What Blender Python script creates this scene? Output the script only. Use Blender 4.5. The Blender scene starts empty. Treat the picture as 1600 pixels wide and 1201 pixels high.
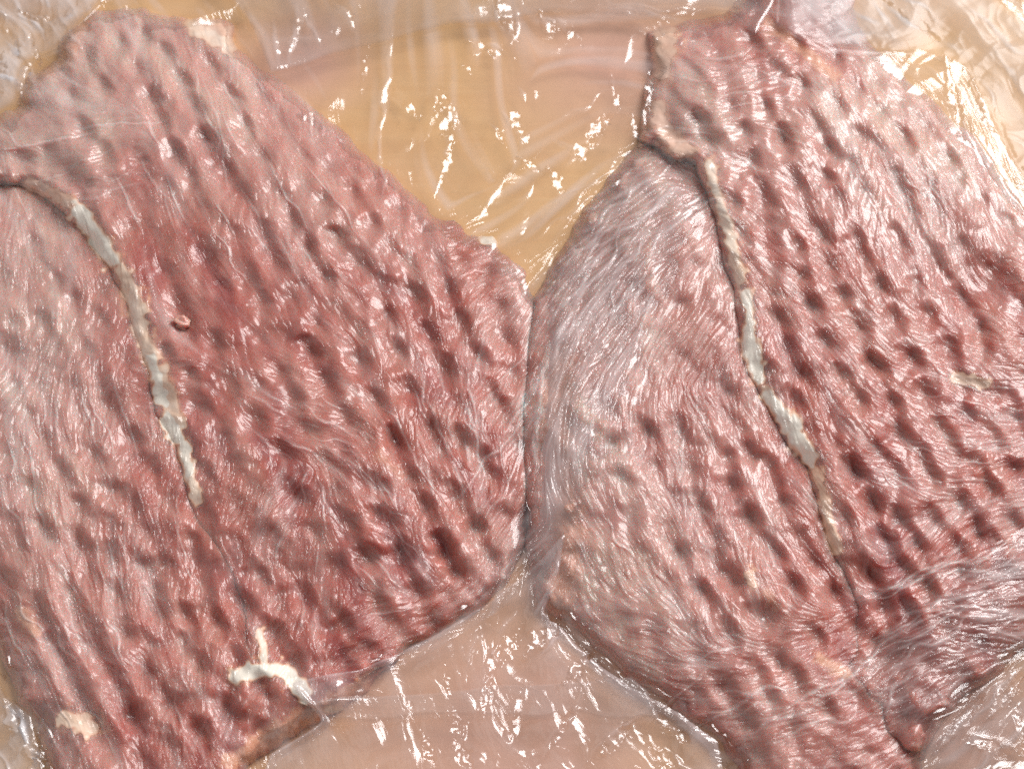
import bpy, math
import numpy as np

# ------------------------------------------------------------------ camera, light, exposure
SC = bpy.context.scene
TILT = math.radians(33.0)          # camera leans back from straight down
DIST = 0.225
HALFW = 0.080                      # half of the width seen at the middle of the table
K = HALFW / DIST
cam = bpy.data.cameras.new("camera")
cam.sensor_width = 36.0
cam.lens = 18.0 / K
cam.clip_start = 0.01
cam.clip_end = 20.0
cam.dof.use_dof = True
cam.dof.focus_distance = 0.212
cam.dof.aperture_fstop = 36.0
camo = bpy.data.objects.new("camera", cam)
camo.location = (0.0, -DIST * math.sin(TILT), DIST * math.cos(TILT))
camo.rotation_euler = (TILT, 0.0, 0.0)
SC.collection.objects.link(camo)
SC.camera = camo

w = bpy.data.worlds.new("World")
SC.world = w
w.use_nodes = True
w.node_tree.nodes["Background"].inputs[0].default_value = (0.80, 0.82, 0.88, 1)
w.node_tree.nodes["Background"].inputs[1].default_value = 0.10


def lamp(name, az, el, dist, size, power, col):
    L = bpy.data.lights.new(name, 'AREA')
    L.shape = 'RECTANGLE'
    L.size, L.size_y = size
    L.energy = power
    L.color = col
    o = bpy.data.objects.new(name, L)
    a, e = math.radians(az), math.radians(el)
    d = np.array([math.cos(a) * math.cos(e), math.sin(a) * math.cos(e), math.sin(e)])
    o.location = d * dist
    from mathutils import Vector
    o.rotation_euler = Vector(d).to_track_quat('Z', 'Y').to_euler()
    SC.collection.objects.link(o)


lamp("window_light", 42, 37, 1.24, (0.72, 0.84), 24.0, (1.0, 0.98, 0.965))
lamp("room_light", 198, 42, 0.95, (2.0, 1.6), 4.9, (1.0, 0.98, 0.96))

SC.view_settings.view_transform = 'Standard'
SC.view_settings.look = 'None'
SC.view_settings.exposure = -0.1
SC.view_settings.gamma = 1.0
SC.cycles.use_denoising = False
SC.cycles.transparent_max_bounces = 24
SC.cycles.max_bounces = 10
SC.cycles.sample_clamp_indirect = 6.0
SC.cycles.caustics_reflective = False
SC.cycles.caustics_refractive = False

# ------------------------------------------------------------------ numeric helpers
MM = 0.001


def world_at(px, py, z):
    """A point of the photograph (1600 x 1201) carried along its line of sight to the height z (metres)."""
    u = (px - 800.0) / 800.0 * K
    v = -(py - 600.5) / 800.0 * K
    ct, st = math.cos(TILT), math.sin(TILT)
    dx, dy, dz = u, st + v * ct, -ct + v * st
    t = (z - DIST * ct) / dz
    return dx * t, -DIST * st + dy * t, z


def axis(lo, hi, step):
    fine = np.arange(lo - 14, hi + 14 + step, step)
    ext = 9.0 * 1.13 ** np.arange(14)
    ext = np.cumsum(ext)
    return np.concatenate([fine[0] - ext[::-1], fine, fine[-1] + ext])


STEP = 1.3
AX, AY = axis(0, 1600, STEP), axis(0, 1201, STEP)
X, Y = np.meshgrid(AX, AY)
X = X.astype(np.float32)
Y = Y.astype(np.float32)
NY, NX = X.shape
RNG = np.random.default_rng(7)


def vnoise(x, y, seed, lin=False):
    """Smooth value noise in 0..1."""
    r = np.random.default_rng(seed)
    T = r.random((257, 257)).astype(np.float32)
    T[256] = T[0]
    T[:, 256] = T[:, 0]
    xi, yi = np.floor(x), np.floor(y)
    fx, fy = (x - xi).astype(np.float32), (y - yi).astype(np.float32)
    xi, yi = xi.astype(np.int32) & 255, yi.astype(np.int32) & 255
    fx = fx * fx * fx * (fx * (fx * 6 - 15) + 10)
    fy = fy * fy * fy * (fy * (fy * 6 - 15) + 10)
    a = T[yi, xi] * (1 - fx) + T[yi, xi + 1] * fx
    b = T[yi + 1, xi] * (1 - fx) + T[yi + 1, xi + 1] * fx
    return a * (1 - fy) + b * fy


def facet(x, y, seed):
    """Random heights on a triangular lattice, joined by flat facets with sharp creases, 0..1."""
    r = np.random.default_rng(seed)
    T = r.random((257, 257)).astype(np.float32)
    T[256] = T[0]
    T[:, 256] = T[:, 0]
    s, t = x + y * 0.5774, y * 1.1547
    si, ti = np.floor(s), np.floor(t)
    fs, ft = (s - si).astype(np.float32), (t - ti).astype(np.float32)
    si, ti = si.astype(np.int32) & 255, ti.astype(np.int32) & 255
    lo = fs + ft < 1
    a = T[ti, si] * (1 - fs - ft) + T[ti, si + 1] * fs + T[ti + 1, si] * ft
    b = T[ti + 1, si + 1] * (fs + ft - 1) + T[ti, si + 1] * (1 - ft) + T[ti + 1, si] * (1 - fs)
    return np.where(lo, a, b)


def fbm(scale, seed, octs=3, gain=0.5):
    out, amp, tot = 0, 1.0, 0
    for k in range(octs):
        out = out + amp * vnoise(X / scale * 2 ** k + 13.7 * k, Y / scale * 2 ** k + 5.1 * k, seed + k)
        tot += amp
        amp *= gain
    return out / tot


def blur(a, r, n=2):
    """Box blur of radius r samples, n times."""
    for _ in range(n):
        for ax in (0, 1):
            p = np.pad(a, [(r + 1, r) if i == ax else (0, 0) for i in (0, 1)], mode='edge').astype(np.float64)
            c = np.cumsum(p, axis=ax)
            if ax == 0:
                a = (c[2 * r + 1:] - c[:-(2 * r + 1)]) / (2 * r + 1)
            else:
                a = (c[:, 2 * r + 1:] - c[:, :-(2 * r + 1)]) / (2 * r + 1)
    return a.astype(np.float32)


def sstep(a, b, x):
    t = np.clip((x - a) / (b - a), 0, 1)
    return t * t * (3 - 2 * t)


def upsample(small, f):
    """Bilinear to the full grid from one taken every f samples."""
    iy, ix = np.arange(NY) / f, np.arange(NX) / f
    y0 = np.minimum(iy.astype(int), small.shape[0] - 2)
    x0 = np.minimum(ix.astype(int), small.shape[1] - 2)
    fy, fx = (iy - y0)[:, None].astype(np.float32), (ix - x0)[None].astype(np.float32)
    a, b = small[y0], small[y0 + 1]
    r = a * (1 - fy) + b * fy
    return r[:, x0] * (1 - fx) + r[:, x0 + 1] * fx


F4 = 4
XS, YS = X[::F4, ::F4], Y[::F4, ::F4]
XS = np.concatenate([XS, XS[:, -1:] + 60], 1)
YS = np.concatenate([YS, YS[:, -1:]], 1)
XS = np.concatenate([XS, XS[-1:]], 0)
YS = np.concatenate([YS, YS[-1:] + 60], 0)


def seg_dist(px, py, a, b):
    ax, ay = a
    bx, by = b
    vx, vy = bx - ax, by - ay
    L = vx * vx + vy * vy + 1e-9
    t = np.clip(((px - ax) * vx + (py - ay) * vy) / L, 0, 1)
    return np.hypot(px - ax - t * vx, py - ay - t * vy)


def poly_sdf(pts):
    """Signed distance in pixels, positive inside, on the full grid."""
    d = np.full(XS.shape, 1e9)
    ins = np.zeros(XS.shape, bool)
    n = len(pts)
    for i in range(n):
        a, b = pts[i], pts[(i + 1) % n]
        d = np.minimum(d, seg_dist(XS, YS, a, b))
        c = (a[1] > YS) != (b[1] > YS)
        with np.errstate(divide='ignore', invalid='ignore'):
            xx = a[0] + (YS - a[1]) / (b[1] - a[1] if b[1] != a[1] else 1e-9) * (b[0] - a[0])
        ins ^= c & (XS < xx)
    return upsample(np.where(ins, d, -d).astype(np.float32), F4)


def idw(ctrl, p=2.6, soft=30.0):
    """Scattered values (x, y, v...) spread smoothly over the grid."""
    c = np.array(ctrl, float)
    nv = c.shape[1] - 2
    num = [np.zeros(XS.shape) for _ in range(nv)]
    den = np.zeros(XS.shape)
    for row in c:
        wgt = 1.0 / ((XS - row[0]) ** 2 + (YS - row[1]) ** 2 + soft * soft) ** (p / 2)
        den += wgt
        for k in range(nv):
            num[k] += wgt * row[2 + k]
    return [upsample((q / den).astype(np.float32), F4) for q in num]


# ------------------------------------------------------------------ outlines, traced on the photograph
UPPER_L = [(-260, 230), (0, 185), (28, 160), (40, 120), (90, 88), (106, 48), (150, 18), (215, 14), (265, 30), (310, 24),
           (362, 40), (374, 78), (410, 108), (470, 153), (530, 203), (600, 266), (680, 336), (735, 364), (770, 368),
           (785, 395), (822, 428), (842, 480), (846, 560), (836, 650), (838, 740), (828, 830), (798, 910), (720, 972),
           (640, 1012), (570, 1062), (525, 1110), (495, 1108), (468, 1094), (440, 1088), (400, 1072), (365, 1052),
           (350, 1000), (345, 940), (330, 880), (305, 830), (290, 790), (275, 735), (262, 690), (243, 655), (228, 610),
           (220, 560), (208, 520), (195, 470), (170, 420), (145, 390), (120, 355), (100, 330), (60, 302), (30, 285),
           (-260, 270)]
LOWER_L = [(-260, 250), (60, 262), (190, 330), (270, 440), (330, 600), (400, 800), (470, 960), (560, 1010), (618, 1040),
           (575, 1078), (520, 1118), (445, 1156), (390, 1200), (350, 1290), (90, 1290), (72, 1195), (58, 1128), (28, 1102),
           (14, 1060), (-8, 1010), (-60, 930), (-260, 800)]
UPPER_R = [(1012, 52), (1060, 32), (1130, 26), (1160, -10), (1170, -200), (1330, -200), (1338, 40), (1390, 95),
           (1450, 150), (1530, 225), (1590, 300), (1660, 385), (1760, 480), (1800, 700), (1780, 960), (1660, 985),
           (1600, 1020), (1530, 1070), (1475, 1128), (1435, 1172), (1380, 1150), (1325, 1090), (1288, 1042),
           (1310, 1000), (1335, 950), (1314, 895), (1286, 850), (1274, 800), (1256, 735), (1227, 700), (1192, 640),
           (1166, 595), (1152, 540), (1149, 470), (1131, 425), (1118, 360), (1101, 300), (1088, 252), (1040, 240),
           (1002, 215), (1006, 150), (1018, 110)]
LOWER_R = [(1000, 222), (1100, 232), (1170, 290), (1210, 450), (1260, 580), (1340, 720), (1370, 850), (1420, 1000),
           (1490, 1100), (1452, 1140), (1440, 1200), (1430, 1300), (1172, 1300), (1150, 1195), (1100, 1135), (1050, 1105),
           (985, 1065), (940, 1020), (900, 985), (865, 962), (832, 930), (822, 860), (812, 780), (804, 700), (802, 620),
           (810, 540), (836, 450), (890, 370), (935, 290)]

# imprints of the meat mallet: x, y, depth (mm) [, length factor, angle]
DIMPLES = """
91,120,2.4 111,155,2 136,92,2.2 185,75,2.5 160,140,2 212,108,2 222,57,2 165,30,1.8 215,24,1.6 258,88,2.2 285,135,2.6 330,112,2.4
312,83,1 237,160,2 252,196,2.5 305,173,2.4 360,156,2.4 130,206,2 176,196,1.2 75,230,1.2 165,250,1.6 325,223,2.4 273,244,2.6
382,203,2.4 295,278,1.8 355,273,2.2 48,172,1.2 222,255,1.2 120,283,.9 190,296,1 410,250,1.6,1.6,60 432,185,1.2,2.4,58 467,238,1.3,2.2,55
503,322,2.8 455,350,2.8 550,308,2.6 415,372,2 482,392,2.6 528,378,2.8 582,355,2.6 430,415,2.2 325,412,1.7 257,430,1.4 588,300,2
382,312,1.1,1.8,55 437,305,1.3,1.8,58 330,340,.8,2.4,30 510,440,2.4 562,415,2.2,1.5,55 612,392,2.2 280,480,1.3 290,516,1.6 345,450,1
260,552,1.6 295,590,1.8 335,490,.9 142,332,.9 630,332,2.2 662,365,2.4 640,417,1.8 410,475,1.4 457,470,1.2 605,497,2.8 650,470,2.5
700,460,2.6,1.5,70 760,437,2.6,1.4,110 685,412,2.2 560,525,2 487,555,2.4 437,580,2 562,570,2.3 620,555,2.3 672,532,2.5 722,517,2.6 780,485,2.4
790,540,2.6 747,562,2.5 695,582,2.5 505,592,1.8 532,487,1.6 720,405,1.4
315,640,2 350,680,1.2 300,708,1.5 325,750,1.5 358,762,1 375,800,1.2 405,655,1.6 462,628,1.7 517,608,2.1 545,660,2.1 592,637,2.7
490,680,1.9,1.6,5 442,712,2.3 507,722,1.7 575,690,1.4 620,698,2.4 588,765,2.4 640,750,2.4 525,770,1.3 465,778,1.9 665,800,2.8 610,825,2.4
550,828,2.2 492,832,1.4 715,785,2.9 695,862,2.8 742,832,3 625,868,2.5 690,708,2.5 675,675,2.2 752,728,2.8,1.5,80 768,755,2.6 640,615,2.4
770,622,2.6 785,650,2.6 768,880,2.8 722,695,2.4 522,885,1.8 585,880,1.6 590,808,1.8 528,735,1.4 810,700,1.8 800,590,2.2
340,978,2.2 377,948,1.8 428,1000,2.3 370,1035,1.8 415,1088,2.2 360,1118,2.3 357,1075,1.8 512,990,2.4 537,982,2.1 475,940,1.9
590,942,2.2 655,932,2.6 630,888,2.5 575,877,1.9 622,990,1.9 675,975,2 550,1025,2,1.9,-8 540,1045,1.6,1.8,-10 505,1080,1.5 457,1040,1.9
435,940,1.7 405,905,1.7 600,965,1.6 700,935,1.8 710,900,2
97,357,1.6 50,387,1.4 132,402,1.5 85,432,1.2 37,465,1.7 115,470,1.5 67,505,1.7 15,550,1.8 60,320,1.1 162,450,1 195,562,1.1 150,588,1
45,650,1.9 12,712,1.9 70,690,1.8 125,660,1.6 150,715,2.1 97,740,1.9 47,770,1.9 177,770,2 122,795,1.8 67,822,2.1 210,692,1.8 172,637,1.5
240,740,1.6 205,790,1.6 232,835,1 262,785,1.2 75,845,1.9 172,868,1.8 300,858,2,1.6,80 110,600,1.1 20,600,1.3 135,545,1
195,995,2 227,1047,2.3 267,1100,2.2 310,1047,1.8 287,1010,1.8 212,1130,2.2 317,1152,2.4 180,1072,2,2.4,65 155,1017,2,2.6,65
65,960,1.8,2.6,68 110,925,1.8,2.6,70 132,975,1.8,2.4,66 185,937,1.8,2.4,80 240,915,1.7,2,80 252,957,1.7 292,970,1.8 317,915,1.6,2,85
125,1090,2.2,4.2,64 160,1150,2.2,2.6,62 20,988,1.4 232,1012,1.6 92,1020,1.8,2.8,66 215,880,1.3 255,885,1.3 140,890,1.4,2,75 30,860,1.4
1175,72,2.4 1215,55,2.2 1245,80,2.6 1175,12,2.2 1265,22,1.8 1300,50,1.8 1092,190,2.2 1108,225,2 1160,210,1.8 1225,228,3,1.3,75 1255,142,2
1308,172,2.3 1340,145,2.6 1305,100,2.2 1370,130,1.4 1340,215,2 1375,180,2 1298,242,2 1288,278,2.6 1175,260,2.5 1120,268,2.2 1072,275,1.8
1045,208,1.2 1085,115,1.3 1100,142,1.4 1140,170,1.2 1245,290,2,1.6,60 1328,260,1.9 1332,72,1.5 1412,222,2.2,1.4,55 1407,165,1.6 1447,203,1.6,1.8,55 1368,229,1.4
1350,300,1.9,1.6,60 1410,300,1.8,2.6,62 1453,286,1.8 1497,284,2.3 1482,253,1.8 1534,316,2.3,1.5,45 1582,297,2.3 1462,323,1.8,1.7,65 1532,270,1.6 1578,347,1.9
1307,308,1.6,1.8,62 1259,310,1.4,1.8,60 1147,318,2.1 1160,372,1.9 1192,310,2 1180,425,1.5 1250,440,2.2 1285,377,2.3,1.6,65 1297,422,2.4 1350,410,2.6
1337,375,2.2 1405,382,2.3,1.6,65 1432,445,2.2 1375,452,2.4 1270,485,2.5 1317,467,2.5 1215,505,2.2 1342,517,2.4 1397,505,2.3 1450,495,2.1
1292,545,2.3 1425,565,2.2 1370,577,2.2 1315,592,2.1 1465,420,2.3,1.6,70 1230,550,2 1202,465,1.4 1262,345,1.8,2,58 1207,352,1 1415,325,1.6,2,65
1502,475,2.8,1.8,55 1530,522,2.6 1535,552,2 1480,552,2.2 1580,362,1.6,1.6,40 1342,632,2 1375,582,2.2 1445,622,2.2 1397,637,1.8 1500,605,2
1407,685,2.1 1467,670,2 1482,695,1.7 1555,690,2 1440,722,1.9 1512,725,1.9,1.6,10 1585,737,2.2,1.6,0 1337,745,2.5 1370,710,1.8 1365,800,3 1405,820,2.4
1460,820,2.1 1547,770,2.4 1495,790,1.9 1455,750,1.7 1320,815,2.1 1522,830,2 1582,820,2.3 1305,700,1.3 1270,720,1.2 1487,557,1.5 1550,620,1.6,1.8,10 1590,660,1.6
910,705,1.9 960,695,2.1 1012,680,2 1062,677,2 970,750,2.1 1022,732,1.8 1080,737,1.9 1135,722,1.8 1170,710,1.7 1202,740,2.3 1095,795,2.2
1142,767,2.3 1172,820,2.8 1222,792,2.2 922,750,1.2 1050,825,2 1062,865,2.3 1117,847,2.2 1210,870,2.4 990,795,1.3 940,825,1.2 857,820,1 982,825,1.2
1140,615,1.3 1115,880,1.7 1147,912,2.3 1240,925,2.4 1100,932,2 1302,937,2.3 1360,907,2.4 1382,960,2.7 1277,1007,2.4 1195,970,2 1245,1070,2.1
1140,1090,1.9 1162,1132,2 1185,1057,1.7 1140,997,1.6 1215,1035,1.6 1027,1065,1 1130,897,1.7 1270,882,1.6 1418,898,2.7 1451,929,3 1436,859,2.6
1386,850,2.5 1497,894,2 1501,863,1.9 1528,839,1.9 1368,1008,2,2.4,-35 1390,1030,1.6,2,-30 1331,986,1.7 1556,848,1.6 1447,1036,1.4 1420,962,1.8
1040,900,1.2 1010,930,1 960,900,1 1075,990,1.1 1020,1000,.9 1290,1110,1.4 1240,1140,1.4 1340,1090,1.2
"""

# direction in which the film's wrinkles run: x, y, angle (degrees, image sense, y down), strength
FLOW = """
150,230,-15,.8 220,60,60,.7 300,150,65,.8 400,250,60,1 480,280,55,1.1 600,380,55,1.1 560,470,52,1.2 620,560,65,1.1 700,620,82,1.2
735,700,78,1.2 690,730,60,1.1 450,600,30,.8 480,660,15,.8 430,790,105,1.1 460,840,110,1.1 560,830,30,1 700,840,70,1 650,870,60,1
800,620,-52,1.2 780,800,-55,1.2 840,850,-50,1.2 600,990,-20,1 700,960,-25,1 400,900,75,1 330,870,72,.9 450,950,80,1 60,420,75,.9 30,500,70,1
60,570,98,1 100,700,76,1.2 150,730,70,1.2 180,850,76,1.2 100,950,65,1.2 60,1010,60,1.1 150,1050,60,1.1 250,1100,66,1.1 200,950,76,1.2
300,920,75,1.1 250,710,80,1 150,600,82,1 180,480,90,.8 250,390,75,.4 330,480,45,.7 250,600,-8,.6 300,780,100,.8 900,420,-50,1.3
950,340,-40,1.2 1000,400,-55,1.4 1050,330,-45,1.3 1000,550,-62,1.4 1080,560,-60,1.2 920,560,-58,1.4 1110,650,70,1 1050,700,86,1.2 950,690,-72,1.2
950,760,75,.8 900,810,55,.7 1000,830,62,.9 1080,800,66,1.2 1150,850,70,1.2 1100,950,60,1.3 1020,960,15,1.2 1100,1060,-10,1.1 1180,1090,-15,1.1
1250,1080,-20,1.1 1050,120,10,1 1100,170,-8,1 1150,150,-5,1 1080,260,25,1 1200,250,20,.9 1250,330,55,1 1200,400,50,1 1350,330,65,1.2 1420,350,66,1.3
1400,420,65,1.2 1330,200,60,1 1480,240,55,1.1 1550,300,50,1.1 1550,430,40,1.1 1480,420,80,1 1560,560,15,1.1 1450,600,20,1.2 1350,620,35,1.2
1250,640,75,1.3 1180,600,80,1.1 1300,560,45,1.2 1500,680,15,1.3 1400,740,20,1.2 1550,740,-10,1.2 1350,800,40,1 1450,840,-40,1 1290,860,50,1.1
1550,860,-30,1.3 1540,910,-15,1.3 1450,960,-25,1.1 1350,1050,-35,1 1550,980,0,1 700,100,80,.8 600,200,95,.8 750,230,60,.8 880,230,-30,1
850,330,-40,1 780,360,-20,1 50,50,45,1.2 100,40,20,1.2 1000,20,10,1.2 1450,80,35,1.2 1550,60,40,1.2 1530,180,60,1.2 800,1000,110,1 700,1110,60,.8
900,1050,45,1 850,1150,40,.9 1040,1150,10,1 1550,1100,-50,1 40,1140,70,1
"""

# fat and connective tissue: width, amount, points
FAT = [
    (9, .60, [(38, 290), (80, 310), (110, 332)]), (13, .98, [(110, 334), (130, 362), (150, 392), (163, 410)]),
    (12, .74, [(178, 425), (196, 470), (205, 505), (218, 545), (230, 585)]), (9, 1.0, [(224, 565), (236, 600), (238, 628)]),
    (12, .72, [(240, 580), (252, 625), (265, 665)]), (11, 1.0, [(252, 662), (266, 688)]), (9, .92, [(276, 700), (284, 740)]),
    (8, .78, [(286, 745), (296, 785)]), (12, .74, [(288, 42), (302, 54), (330, 66), (355, 74)]), (16, .6, [(310, 45), (360, 60)]),
    (12, 1.0, [(752, 372), (768, 380)]), (11, .98, [(356, 1060), (390, 1050), (420, 1046), (444, 1064), (462, 1084)]),
    (7, .85, [(394, 990), (400, 1020), (402, 1045)]), (9, .5, [(20, 955), (42, 990)]), (13, .72, [(92, 1124), (130, 1140)]),
    (7, .85, [(500, 1112), (522, 1112)]), (14, .5, [(560, 1075), (480, 1115), (420, 1148), (350, 1195)]),
    (9, .80, [(1096, 258), (1106, 300), (1121, 340), (1134, 388)]), (9, .74, [(1136, 400), (1146, 440)]), (7, .9, [(1155, 460), (1160, 512)]),
    (10, 1.0, [(1158, 520), (1164, 560), (1172, 592)]), (12, .96, [(1186, 620), (1212, 652), (1238, 692), (1252, 716)]),
    (8, .66, [(1262, 740), (1276, 780), (1282, 820), (1296, 862)]), (18, .62, [(1030, 55), (1022, 110)]), (15, .6, [(1014, 170), (1030, 215), (1060, 238)]),
    (6, .6, [(1160, 900), (1168, 918)]), (8, .35, [(1186, 930), (1200, 950)]), (8, .5, [(1268, 1030), (1310, 1056)]), (7, .7, [(1482, 594), (1530, 602)]),
    (9, .45, [(1190, 40), (1230, 72), (1262, 100), (1290, 122)]), (20, .40, [(866, 560), (858, 640), (862, 700), (872, 780), (880, 850), (862, 945)]),
    (10, .3, [(585, 720), (615, 745)]), (12, .45, [(40, 125), (95, 92), (112, 45)]),
]

# paleness of the lean: x, y, value
TONE = """
100,150,.75 40,250,.75 200,40,.7 300,120,.62 380,160,.6 220,300,.36 250,400,.12 350,420,.2 330,560,.16 450,300,.5 470,400,.42 600,350,.36 560,520,.32 700,450,.24
650,600,.22 760,560,.2 780,750,.2 600,750,.2 450,700,.2 420,850,.26 650,900,.15 550,1000,.16 400,1000,.24 330,1120,.26 50,380,.72 60,480,.62
150,450,.5 200,560,.3 80,620,.66 60,760,.6 180,700,.42 250,760,.28 120,900,.42 60,1050,.58 200,1050,.32 280,950,.3 1000,300,.7 900,450,.75
1000,420,.6 1080,480,.4 1120,600,.25 980,560,.6 880,650,.72 930,750,.7 1050,700,.5 1180,700,.28 1020,850,.55 1120,850,.36 900,900,.8
960,960,.65 1050,1020,.5 1150,960,.36 1200,1060,.4 1150,1150,.42 1080,150,.62 1050,200,.75 1200,100,.42 1250,30,.32 1300,180,.62 1400,150,.75 1350,300,.5
1480,250,.62 1580,330,.55 1200,300,.36 1200,420,.26 1300,430,.3 1400,440,.32 1520,460,.2 1250,560,.26 1350,600,.3 1500,620,.3 1400,700,.26
1300,800,.3 1400,860,.18 1550,760,.28 1500,950,.26 1350,980,.22 1430,1060,.36
"""


def rows(text):
    return [[float(q) for q in t.split(',')] for t in text.split()]


# ------------------------------------------------------------------ fields over the table
sdf = {k: poly_sdf(p) for k, p in (('ul', UPPER_L), ('ll', LOWER_L), ('ur', UPPER_R), ('lr', LOWER_R))}
rag = (fbm(34, 90, 2) - .5) * 15 + (vnoise(X / 9, Y / 9, 95) - .5) * 1.5
for k in sdf:
    sdf[k] = sdf[k] + rag * (1.0 if k in ('ul', 'ur') else 1.2)

fl = rows(FLOW)
A2c, A2s, FSTR = idw([(q[0], q[1], math.cos(2 * math.radians(q[2])), math.sin(2 * math.radians(q[2])), q[3]) for q in fl], 3.2, 25)
ANG = 0.5 * np.arctan2(A2s, A2c)
TONEF = idw(rows(TONE), 2.8, 30)[0]   # paleness

PERSP = (0.84 + 0.30 * np.clip(Y / 1200, 0, 1))


def more_dimples():
    """Faint further imprints wherever the traced ones leave a wide gap on the meat."""
    r = np.random.default_rng(17)
    pts = [q for q in rows(DIMPLES)]
    bare = [(225, 395, 105), (950, 440, 185), (920, 905, 75), (1065, 560, 115), (420, 1075, 60), (110, 640, 30)]
    ownq = np.maximum(np.maximum(sdf['ul'], sdf['ll']), np.maximum(sdf['ur'], sdf['lr']))
    for _ in range(9000):
        x, y = r.uniform(-60, 1660), r.uniform(-60, 1260)
        j, i = np.searchsorted(AY, y), np.searchsorted(AX, x)
        if ownq[j, i] < 22 or min(abs(sdf['ul'][j, i]), abs(sdf['ur'][j, i])) < 20:
            continue
        if any(math.hypot(x - a, y - b) < c for a, b, c in bare):
            continue
        s = 0.84 + 0.30 * min(max(y / 1200, 0), 1)
        if min((x - p[0]) ** 2 + (y - p[1]) ** 2 for p in pts) < (43 * s) ** 2:
            continue
        pts.append([x, y, r.uniform(.9, 1.7)])
    return pts


ALLDIMPLES = more_dimples()


def stamp_dimples():
    H = np.zeros(X.shape, np.float32)
    r = np.random.default_rng(3)
    for q in ALLDIMPLES:
        x, y, dep = q[:3]
        lf = q[3] ** .85 if len(q) > 3 else 1.02 + 0.28 * r.random()
        an = q[4] if len(q) > 4 else 62 + r.normal() * 6
        s = 0.84 + 0.30 * min(max(y / 1200, 0), 1)
        dep = .72 * dep ** 1.2 * (.75 + .45 * r.random())
        if 335 < x < 560 and 560 < y < 900:
            dep *= .7
        if y < 260:
            dep *= 1.3
        tj, ti = np.searchsorted(AY, min(max(y, 0), 1200)), np.searchsorted(AX, min(max(x, 0), 1600))
        if y > 260:
            dep *= 1.1 - .42 * float(np.clip((TONEF[tj, ti] - .3) / .3, 0, 1))
        a, b = 20.5 * s * lf, 15.5 * s * (0.92 + .2 * r.random())
        y -= 6.0 * s * dep / 2.2
        R = max(a, b) * 2.3
        i0, i1 = np.searchsorted(AX, [x - R, x + R])
        j0, j1 = np.searchsorted(AY, [y - R, y + R])
        dx, dy = X[j0:j1, i0:i1] - x, Y[j0:j1, i0:i1] - y
        c, sn = math.cos(math.radians(an)), math.sin(math.radians(an))
        u, v = (dx * c + dy * sn) / a, (-dx * sn + dy * c) / b
        wob = 1 + .6 * (vnoise(X[j0:j1, i0:i1] / 14, Y[j0:j1, i0:i1] / 14, 21) - .5)
        rr = (np.abs(u) ** 2.1 + np.abs(v) ** 2.1) ** (1 / 2.1) * wob ** .5
        # steeper on one side, as the teeth went in aslant
        rr = rr * (1 + .16 * np.tanh(1.3 * (dx - .35 * dy) / b))
        H[j0:j1, i0:i1] += dep * s * 1.30 * np.clip(1 - rr / 1.42, 0, 1) ** 1.25
    return H


def lic(seed, L, pre, ang):
    """Noise drawn out along the flow: the look of creased film."""
    n = np.random.default_rng(seed).normal(size=X.shape).astype(np.float32)
    if pre:
        n = blur(n, pre, 2)
    cx, sx = np.cos(ang).astype(np.float32), np.sin(ang).astype(np.float32)
    J, I = np.meshgrid(np.arange(NY, dtype=np.float32), np.arange(NX, dtype=np.float32), indexing='ij')
    acc = n.copy()
    tot = 1.0
    for sg in (1, -1):
        pi, pj = I.copy(), J.copy()
        dx, dy = cx * sg, sx * sg
        for k in range(L):
            pi += dx
            pj += dy
            ii = np.clip(pi + .5, 0, NX - 1).astype(np.int32)
            jj = np.clip(pj + .5, 0, NY - 1).astype(np.int32)
            wk = 0.5 + 0.5 * math.cos(math.pi * (k + 1) / (L + 1))
            acc += wk * n[jj, ii]
            tot += wk
            ndx, ndy = cx[jj, ii], sx[jj, ii]
            f = np.where(ndx * dx + ndy * dy < 0, -1.0, 1.0).astype(np.float32)
            dx, dy = ndx * f, ndy * f
    acc = blur(acc, 1, 1)
    acc -= acc.mean()
    return acc / acc.std()


# bundles of muscle: long pale and dark cords running down the cutlets
GRAIN = np.radians(63 + 14 * (fbm(400, 51, 1) - .5) + 8 * (fbm(120, 52, 2) - .5)).astype(np.float32)
CORD = blur(lic(16, 60, 8, GRAIN), 1, 1)
BANDS = lic(17, 110, 4, ANG + (fbm(150, 58, 2) - .5) * .8)
DIM = stamp_dimples()
DIM = blur(3.6 * np.tanh(DIM / 3.6), 2, 3)
UND = (fbm(230, 30, 2) - .5) * 2.6 + (fbm(70, 33, 2) - .5) * 1.3 + (fbm(28, 36, 2) - .5) * 0.7
hollow = np.exp(-(((X - 1520) / 62) ** 2 + ((Y - 450) / 75) ** 2))
RELIEF = UND + .12 * np.clip(CORD, -2, 2) - DIM * .70 - 2.0 * hollow     # mm


# on the humps the film is drawn into the hollows: wrinkles bend towards the slope there
hs = blur(RELIEF, 5, 2)
gy, gx = np.gradient(hs)
gm = np.hypot(gx, gy)
wgt = np.clip(gm / (np.percentile(gm, 80) + 1e-6), 0, 1.2) * 0.75
ga = np.arctan2(gy, gx)
c2 = np.cos(2 * ANG) + wgt * np.cos(2 * ga)
s2 = np.sin(2 * ANG) + wgt * np.sin(2 * ga)
ang2 = 0.5 * np.arctan2(s2, c2) + (fbm(90, 55, 2) - .5) * 1.2
ang1 = ANG + (fbm(120, 57, 2) - .5) * 0.7
W1 = lic(11, 70, 2, ang1)       # long creases
W2 = lic(12, 30, 2, ang2)       # short ones round the humps
W5 = lic(15, 26, 1, ang2 + .2)
W4 = lic(14, 50, 1, ang1 + .12)
clump = sstep(.36, .60, fbm(48, 61, 2))
clump2 = sstep(.36, .60, fbm(80, 66, 2))


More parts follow.
